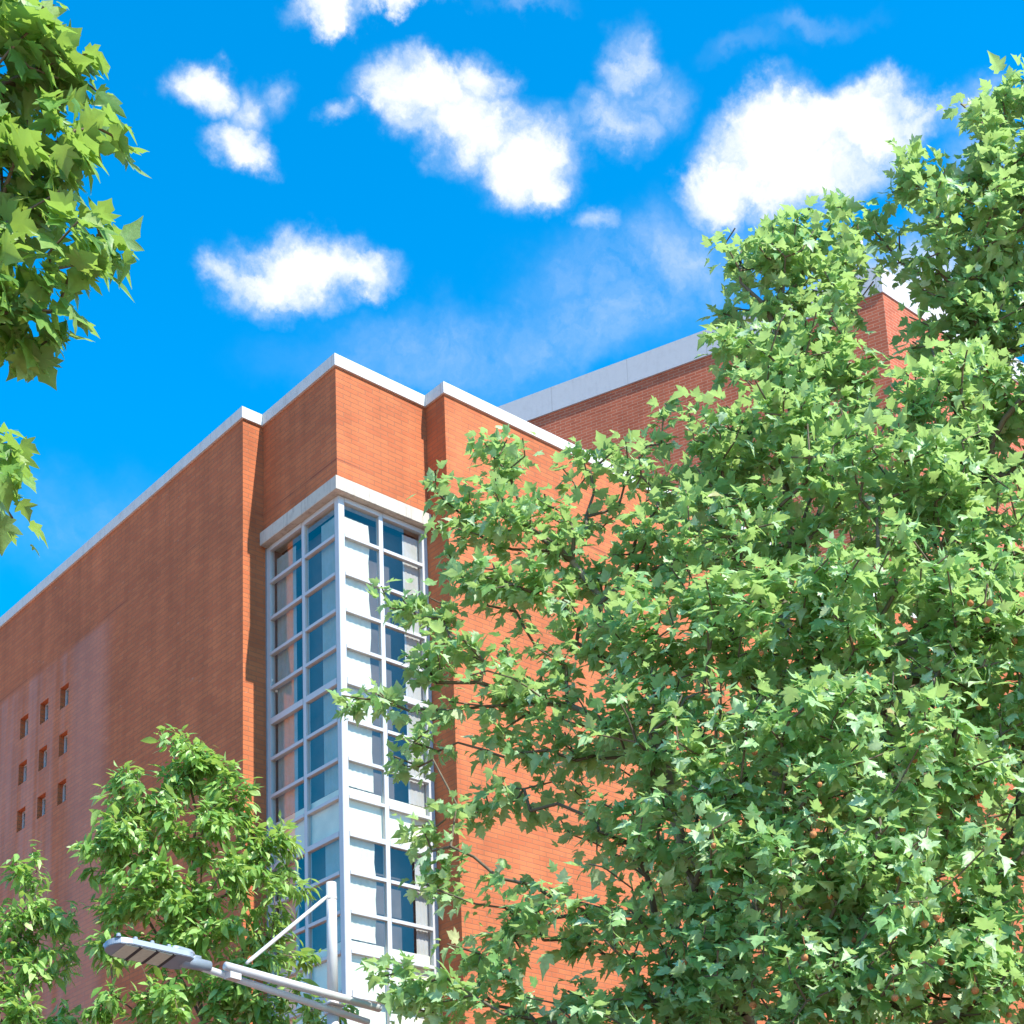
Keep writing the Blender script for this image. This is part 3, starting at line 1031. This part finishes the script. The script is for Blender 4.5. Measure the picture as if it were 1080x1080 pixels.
def grow(skeleton_pts, skeleton_par, targets, wpath=0.35):
    """joins targets to the skeleton, nearest first, weighing the length of the way to the root"""
    pts = list(skeleton_pts)
    par = list(skeleton_par)
    plen = [0.0] * len(pts)
    for i in range(len(pts)):
        if par[i] >= 0:
            plen[i] = plen[par[i]] + np.linalg.norm(pts[i] - pts[par[i]])
    T = np.array(targets)
    n = len(T)
    best = np.full(n, 1e9)
    bidx = np.zeros(n, int)
    P = np.array(pts)
    D = np.linalg.norm(T[:, None] - P[None], axis=2)
    Cc = D + wpath * np.array(plen)[None]
    # branches rise: joining from above costs more
    Cc = Cc + 0.8 * np.maximum(0, P[None, :, 2] - T[:, None, 2])
    bidx = Cc.argmin(1)
    best = Cc.min(1)
    done = np.zeros(n, bool)
    node_of = np.zeros(n, int)
    for _ in range(n):
        b = np.where(done, 1e9, best)
        i = int(b.argmin())
        done[i] = True
        p = int(bidx[i])
        # a bent intermediate node on long links
        d = np.linalg.norm(T[i] - pts[p])
        start = p
        if d > 0.35:
            k = max(1, int(d / 0.35))
            bend = rng.normal(0, 0.06, 3) * d
            bend[2] += 0.08 * d
            for q in range(1, k + 1):
                t = q / (k + 1)
                pts.append(pts[p] * (1 - t) + T[i] * t + bend * math.sin(math.pi * t) + rng.normal(0, .012, 3))
                par.append(start)
                plen.append(plen[start] + d / (k + 1))
                start = len(pts) - 1
        pts.append(T[i])
        par.append(start)
        plen.append(plen[p] + d)
        me_ = len(pts) - 1
        node_of[i] = me_
        dn = np.linalg.norm(T - T[i], axis=1)
        c = dn + wpath * plen[me_] + 0.8 * np.maximum(0, T[i][2] - T[:, 2])
        up = c < best
        best[up] = c[up]
        bidx[up] = me_
    return np.array(pts), np.array(par), node_of


def branch_mesh(name, pts, par, rad, sel, mat, parent, origin, sides=6):
    bm = bmesh.new()
    rings = {}
    P = [Vector(p - origin) for p in pts]
    kids = {}
    for i, p in enumerate(par):
        kids.setdefault(int(p), []).append(i)
    for i in sel:
        p = int(par[i])
        if p < 0:
            continue
        r0 = min(rad[p], rad[i] * 1.35)
        a, b = P[p], P[i]
        if (b - a).length < 1e-4:
            continue
        tube(bm, [a, b], [r0, rad[i]], sides, cap=False)
    return from_bm(name, bm, mat, parent, True)


def radii(par, tip, expo=2.4, n_skel=0):
    n = len(par)
    acc = np.zeros(n)
    kids = np.zeros(n, int)
    for i in range(n):
        if par[i] >= 0:
            kids[par[i]] += 1
    depth = np.zeros(n, int)
    for i in range(n):
        if par[i] >= 0:
            depth[i] = depth[par[i]] + 1
    for i in np.argsort(-depth, kind='stable'):
        if acc[i] == 0:
            acc[i] = tip ** expo
        if par[i] >= 0:
            acc[par[i]] += acc[i]
    return acc ** (1 / expo)


def skeleton(base, fork, limbs, seg=0.4):
    """trunk polyline and limbs as nodes"""
    pts, par = [np.array(base)], [-1]
    def line(i0, p1, sag=0.0):
        p0 = pts[i0]
        L = np.linalg.norm(p1 - p0)
        k = max(2, int(L / seg))
        prev = i0
        w = rng.normal(0, .05, 3) * L
        for q in range(1, k + 1):
            t = q / k
            pts.append(p0 * (1 - t) + p1 * t + w * math.sin(math.pi * t) + np.array([0, 0, sag * math.sin(math.pi * t)]))
            par.append(prev)
            prev = len(pts) - 1
        return prev
    f = line(0, np.array(fork))
    ends = {}
    for (src, key, target, sag) in limbs:
        s = f if src is None else ends[src]
        ends[key] = line(s, np.array(target), sag)
    return pts, par


def lobe_points(lobes, dens, minn=4):
    """cluster centres scattered through ellipsoids given as (px, py, rx, ry, dist, weight)"""
    out = []
    for (px, py, rx, ry, d, w) in lobes:
        c = at(px, py, d)
        m = np.linalg.norm(c - CAM) / FPX
        ex = unit(ray(px + 1, py) - ray(px, py))
        ey = np.array([0, 0, 1.0])
        ez = unit(np.array([fwd.x, fwd.y, 0]))
        a, b = rx * m, ry * m
        cz = max(0.30, 0.85 * math.sqrt(a * b))
        vol = a * b * cz
        n = max(minn, int(dens * w * vol ** 0.80))
        u = nrm(rng.normal(size=(n, 3)))
        r = rng.uniform(0.12, 1.0, (n, 1)) ** 0.45
        q = u * r
        out.append(c + q[:, :1] * a * ex + q[:, 1:2] * b * ey + q[:, 2:] * cz * ez)
    return np.concatenate(out)


def leaves_on(pts, par, nodes, per, spread, size, petiole, outward, updroop, normal_up=1.0):
    pos, tip, nor, sz = [], [], [], []
    for i in nodes:
        p = pts[i]
        d = p - pts[par[i]]
        d = unit(d) if np.linalg.norm(d) > 1e-6 else np.array([0, 0, 1.0])
        k = max(2, rng.poisson(per))
        hub = outward(p)
        for _ in range(k):
            rnd = rng.normal(size=3)
            perp = rnd - (rnd @ d) * d
            perp = unit(perp)
            b = p - d * rng.uniform(-0.2, 1.0) * spread + rng.normal(0, spread * .22, 3)
            t = perp * 0.9 + d * 0.55 + hub * 0.3 + np.array([0, 0, -updroop]) + rng.normal(0, .3, 3)
            t = unit(t)
            pos.append(b + t * petiole * rng.uniform(.5, 1.3))
            tip.append(t)
            nor.append(np.array([0, 0, normal_up * .8]) + hub * 0.45 + 0.55 * np.array(SUNV) + rng.normal(0, .5, 3))
            sz.append(size * min(1.7, max(.45, rng.normal(1, .26))))
    return np.array(pos), np.array(tip), np.array(nor), np.array(sz)


# ---- the big plane tree on the right
RT = [
    (1060, 155, 42, 55, 13.2, 1.0), (1045, 105, 34, 20, 13.2, .9), (1040, 215, 60, 55, 13.0, 1.0), (955, 190, 22, 26, 13.2, 1.0), (992, 215, 30, 40, 13.2, .8),
    (1015, 290, 55, 60, 13.2, .8), (1060, 330, 60, 80, 13.5, 1.0),
    (800, 300, 48, 62, 13.2, 1.0), (850, 270, 50, 50, 13.0, 1.0), (838, 225, 22, 22, 13.0, .9), (890, 245, 40, 34, 13.3, .8), (885, 225, 16, 18, 13.3, .9), (945, 262, 28, 26, 13.4, .5), (893, 300, 26, 34, 13.2, 1.0), (972, 352, 28, 26, 13.1, .8),
    (790, 370, 42, 38, 13.0, .9), (850, 372, 62, 52, 12.8, .9), (885, 340, 34, 40, 13.0, .9), (905, 395, 30, 26, 13.0, .8), (985, 415, 36, 40, 12.9, .8), (1030, 430, 70, 80, 12.9, 1.0),
    (820, 440, 90, 55, 12.6, 1.0), (940, 500, 110, 75, 12.5, 1.0), (1040, 560, 70, 90, 12.7, .9),
    (702, 440, 8, 34, 13.1, .8), (662, 478, 28, 20, 13.2, 1.0), (700, 505, 40, 28, 13.0, .9), (755, 500, 55, 45, 12.9, 1.0), (770, 570, 80, 60, 12.5, 1.0), (690, 575, 55, 50, 12.8, .9),
    (610, 490, 24, 24, 13.3, .9), (640, 540, 26, 30, 13.3, .6), (528, 480, 32, 28, 13.3, 1.0), (520, 540, 45, 42, 13.2, 1.0), (465, 512, 18, 14, 13.3, .9), (475, 570, 22, 20, 13.3, .8), (575, 560, 50, 48, 13.2, .95), (555, 620, 55, 40, 13.1, .9), (500, 610, 30, 26, 13.2, .8),
    (620, 600, 36, 36, 13.2, .7), (620, 665, 50, 36, 12.9, .8),
    (415, 625, 22, 18, 13.2, .9), (450, 645, 34, 24, 13.2, 1.0), (440, 690, 26, 26, 13.2, .8), (490, 690, 36, 26, 13.1, .85), (370, 732, 14, 10, 13.2, .7), (405, 745, 26, 16, 13.2, .9), (450, 745, 32, 18, 13.1, .8), (520, 730, 50, 34, 13.0, .9), (425, 800, 24, 20, 13.2, .8), (455, 785, 24, 12, 13.2, .7), (560, 690, 46, 40, 13.0, .85),
    (700, 660, 85, 62, 12.4, 1.0), (820, 660, 110, 70, 12.1, 1.0), (950, 650, 120, 90, 12.0, 1.0), (1050, 700, 70, 110, 12.3, .9),
    (530, 785, 46, 32, 13.0, .7), (610, 760, 55, 50, 12.7, .8), (690, 760, 80, 60, 12.2, 1.0), (800, 780, 110, 75, 11.8, 1.0), (930, 790, 120, 85, 11.7, 1.0), (1050, 850, 70, 90, 12.0, 1.0),
    (505, 850, 46, 30, 13.0, .6), (445, 872, 26, 10, 13.1, .6), (560, 850, 40, 26, 12.9, .6), (585, 810, 40, 26, 12.9, .5), (650, 850, 50, 45, 12.4, .65), (740, 870, 90, 60, 11.9, 1.0), (850, 900, 120, 70, 11.6, 1.0), (970, 930, 120, 80, 11.6, 1.0),
    (460, 935, 22, 22, 13.0, .7), (470, 905, 20, 16, 13.0, .6), (545, 950, 50, 40, 12.7, .75), (620, 960, 70, 55, 12.3, .95), (720, 980, 90, 60, 11.9, 1.0), (840, 1010, 110, 60, 11.6, 1.2), (970, 1040, 130, 70, 11.6, 1.3), (740, 1040, 90, 50, 12.4, 1.2), (1050, 1000, 60, 80, 12.2, 1.2), (510, 1000, 50, 36, 12.8, .9),
    (420, 1040, 26, 24, 12.8, .8), (405, 1020, 14, 22, 12.8, .6), (470, 1050, 55, 34, 12.7, 1.0), (570, 1050, 80, 45, 12.4, .9), (690, 1070, 100, 50, 12.0, .9), (520, 1130, 120, 50, 12.6, .7), (700, 1150, 140, 55, 12.2, .7), (880, 1130, 140, 60, 11.8, .9), (1020, 1150, 130, 60, 11.9, .8),
    (1140, 180, 70, 110, 13.4, .8), (1150, 420, 80, 140, 13.2, .8), (1150, 700, 80, 160, 12.6, .8), (1150, 980, 90, 160, 12.2, .8), (1260, 520, 90, 160, 13.4, .45), (1270, 860, 100, 180, 13.0, .45), (1230, 260, 70, 110, 13.6, .4),
    (900, 560, 200, 130, 14.6, .35), (800, 850, 220, 160, 14.4, .35), (1000, 800, 160, 200, 14.6, .35),
]


def make_plane_tree(label, base_xy, fork, limbs, lobes, dens, per, leaf, mat, n_balls, curl=1.0, droop=.35):
    base = np.array([base_xy[0], base_xy[1], 0.0])
    t = thing('plane_tree', label, 'tree', tuple(base), 'plane trees')
    sp_, pp_ = skeleton(base, fork, limbs)
    ns = len(sp_)
    targets = lobe_points(lobes, dens)
    pts, par, nodes = grow(sp_, pp_, targets)
    rad = radii(par, 0.0066, 2.5)
    rad[0] *= 1.35
    tr = branch_mesh('trunk', pts, par, rad, [i for i in range(1, ns) if rad[i] > 0.02], M_BARK, t, base, 12)
    branch_mesh('branches', pts, par, rad, list(range(ns, len(pts))) + [i for i in range(1, ns) if rad[i] <= 0.02], M_TWIG, t, base, 5)
    cen = targets.mean(0)

    def outward(p):
        v = p - cen
        v = v / (np.linalg.norm(v) + .8)
        return v
    pos, tip, nor, sz = leaves_on(pts, par, nodes, per, 0.20, leaf, 0.05, outward, droop)
    n = len(pos)
    build_leaves('crown', plane_leaf(), pos, tip, nor, sz, rng.normal(.12, .38 * curl, n), rng.normal(-.25, .32 * curl, n), mat, t, base)
    print(label, 'clusters', len(targets), 'leaves', n)
    # seed balls on long stalks
    first = None
    # most hang where they can be seen, on the outside of the crown
    view = np.array([fwd.x, fwd.y, 0.0])
    front = (targets - cen) @ (-view) + rng.normal(0, .55, len(targets))
    pick = np.argsort(-front)[:n_balls * 4]
    pick = rng.choice(pick, n_balls, replace=False)
    for k in pick:
        p = targets[k]
        if first is None:
            bm = bmesh.new()
            bmesh.ops.create_icosphere(bm, subdivisions=2, radius=0.0245)
            for v in bm.verts:
                v.co *= 1 + random.uniform(-.06, .09)
            tube(bm, [(0, 0, .014), (.006, .004, .07), (0, 0, .14)], [.0022, .002, .002], 4)
            first = from_bm('seed_ball', bm, M_BALL, t, True)
            b = first
        else:
            b = first.copy()
            col.objects.link(b)
            b.parent = t
        b.rotation_euler = (0, 0, rng.uniform(0, 6))
        s = rng.uniform(.8, 1.15)
        b.scale = (s, s, s)
        b.location = tuple(p - base - np.array([0, 0, .14 * s]))
    return t


tb = at(835, 1080, 13.3)
fk = at(800, 1120, 13.2)
limbs = [
    (None, 'a', at(770, 1010, 12.9), .0), ('a', 'b', at(700, 800, 12.9), .05), ('b', 'b2', at(640, 640, 13.2), .05), ('b2', 'b3', at(560, 560, 13.2), .05),
    ('a', 'c', at(820, 850, 13.0), .0), ('c', 'c2', at(830, 600, 13.2), .0), ('c2', 'c3', at(810, 400, 13.2), 0), ('c2', 'c4', at(900, 420, 13.2), 0),
    (None, 'd', at(900, 950, 13.2), 0), ('d', 'd2', at(970, 700, 13.2), 0), ('d2', 'd3', at(1040, 480, 13.3), 0), ('d3', 'd4', at(1040, 230, 13.3), 0), ('d2', 'd5', at(1060, 650, 13.0), 0),
    ('d', 'e', at(1050, 900, 12.7), 0), ('a', 'f', at(640, 960, 12.8), .1), ('f', 'f3', at(520, 1010, 12.9), .1), ('b', 'g', at(560, 740, 13.1), .1), ('g', 'g2', at(460, 720, 13.2), .1),
    ('c', 'h', at(860, 850, 12.1), .1), ('d', 'i', at(960, 880, 12.1), .1),
]
make_plane_tree('large plane tree hung with brown seed balls, covering the sunlit brick wall',
                (tb[0], tb[1]), fk, limbs, RT, 255, 11, 0.088, M_LEAF, 95)

# ---- plane tree reaching in at the top left
LTREE = [
    (10, 40, 62, 60, 8.6, 1.0), (50, 40, 24, 30, 8.6, .9), (84, 75, 30, 28, 8.6, .9), (30, 130, 60, 50, 8.6, .8), (98, 130, 30, 18, 8.6, .9), (52, 180, 44, 34, 8.7, .9), (10, 215, 40, 50, 8.7, 1.0),
    (96, 228, 28, 22, 8.6, .9), (78, 265, 32, 28, 8.6, .9), (30, 290, 45, 40, 8.6, .9), (44, 336, 24, 18, 8.6, .7), (12, 336, 24, 20, 8.6, .6),
    (6, 478, 18, 14, 8.6, .8), (0, 520, 20, 16, 8.6, .8), (-40, 490, 40, 50, 8.7, .6),
    (-60, 60, 90, 110, 8.8, .6), (-80, 260, 90, 120, 8.8, .6), (-180, 150, 120, 220, 8.8, .4), (-20, -70, 80, 70, 8.7, .6), (-120, -120, 160, 120, 8.9, .4), (-320, 100, 140, 240, 9.2, .35), (-300, -150, 180, 140, 9.2, .3), (-180, 450, 120, 120, 9.0, .35),
]
lb_ = at(-420, 1080, 9.4)
limbs = [(None, 'a', at(-330, 700, 9.2), 0), ('a', 'b', at(-180, 350, 9.0), .1), ('b', 'c', at(-60, 150, 8.8), .05), ('b', 'd', at(-60, 380, 8.8), .05), ('a', 'e', at(-300, 200, 9.2), 0), ('e', 'f', at(-120, -80, 8.9), 0)]
make_plane_tree('plane tree with large yellowish leaves seen only against the sky, top left corner',
                (lb_[0], lb_[1]), at(-400, 950, 9.4), limbs, LTREE, 235, 8, 0.125, M_LEAF_L, 12, curl=.6, droop=.5)


# ---- two young trees with oval leaves, in front of the shaded wall
def make_oval_tree(label, base_xy, fork, limbs, lobes, dens, per, leaf):
    base = np.array([base_xy[0], base_xy[1], 0.0])
    t = thing('young_tree', label, 'tree', tuple(base), 'young oval leaved trees')
    sp_, pp_ = skeleton(base, fork, limbs, 0.25)
    ns = len(sp_)
    targets = lobe_points(lobes, dens)
    pts, par, nodes = grow(sp_, pp_, targets)
    rad = radii(par, 0.0036, 2.3)
    branch_mesh('trunk', pts, par, rad, [i for i in range(1, ns)], M_BARK2, t, base, 10)
    branch_mesh('branches', pts, par, rad, list(range(ns, len(pts))), M_BARK2, t, base, 5)
    axis = np.array([base[0], base[1]])

    def outward(p):
        v = np.array([p[0] - axis[0], p[1] - axis[1], 0.25])
        return v / (np.linalg.norm(v) + .3)
    pos, tip, nor, sz = leaves_on(pts, par, nodes, per, 0.16, leaf, 0.02, outward, .75, 0.7)
    n = len(pos)
    build_leaves('crown', oval_leaf(), pos, tip, nor, sz, rng.normal(.35, .2, n), rng.normal(-.35, .2, n), M_LEAF2, t, base)
    print(label, 'clusters', len(targets), 'leaves', n)
    return t


T1 = [
    (195, 790, 26, 26, 16, 1.0), (215, 822, 38, 26, 16, 1.0), (165, 835, 34, 34, 16, .9), (130, 820, 16, 24, 16, .9), (125, 860, 22, 26, 16, .9), (245, 840, 22, 26, 16, .9), (210, 870, 48, 36, 15.8, 1.0), (150, 890, 45, 36, 15.8, 1.0), (105, 900, 22, 24, 16, 1.0),
    (255, 890, 26, 34, 16, .9), (290, 905, 26, 30, 16, .8), (305, 880, 18, 14, 16, .8), (235, 930, 50, 36, 15.7, 1.0), (170, 945, 55, 38, 15.7, 1.0), (125, 950, 30, 28, 16, .9), (300, 950, 26, 30, 16, .7), (270, 975, 36, 26, 16, .7),
    (215, 990, 55, 32, 15.7, .9), (150, 1000, 50, 28, 15.8, .8), (110, 1000, 22, 20, 16, .7), (310, 1010, 26, 18, 16, .7), (265, 1040, 60, 32, 15.6, .9), (190, 1055, 60, 34, 15.6, .9), (120, 1060, 34, 28, 15.8, .7), (330, 1060, 50, 22, 15.8, .8), (300, 1110, 80, 40, 15.8, .8), (180, 1120, 90, 40, 15.8, .8),
]
b1 = at(215, 1080, 16.1)
limbs = [(None, 'a', at(214, 960, 16.1), 0), ('a', 'b', at(208, 860, 16.1), 0), ('b', 'c', at(196, 785, 16.0), 0), (None, 'd', at(150, 960, 16.0), 0), ('a', 'e', at(270, 920, 16.0), 0), ('d', 'f', at(128, 850, 16.0), 0), (None, 'g', at(285, 1000, 15.9), 0)]
make_oval_tree('young tree with drooping oval leaves behind the street lamp head, against the shaded brick wall', (b1[0], b1[1]), at(215, 1080, 16.1), limbs, T1, 275, 24, 0.124)
T2 = [
    (28, 915, 14, 22, 16.6, 1.0), (30, 965, 26, 28, 16.6, 1.0), (60, 965, 22, 24, 16.6, .9), (10, 990, 24, 22, 16.6, .9), (60, 1005, 22, 22, 16.6, .7), (20, 1030, 40, 26, 16.5, .9), (-30, 990, 40, 50, 16.6, .7), (65, 1070, 26, 22, 16.5, .7), (10, 1075, 50, 30, 16.5, .9), (-60, 1060, 60, 60, 16.6, .6), (20, 1130, 80, 40, 16.6, .7),
]
b2 = at(12, 1080, 16.7)
limbs = [(None, 'a', at(20, 1000, 16.6), 0), ('a', 'b', at(28, 925, 16.6), 0), (None, 'c', at(55, 1010, 16.6), 0), (None, 'd', at(-30, 1020, 16.6), 0)]
make_oval_tree('young oval leaved tree in the bottom left corner below the small square windows', (b2[0], b2[1]), at(12, 1090, 16.7), limbs, T2, 275, 24, 0.124)
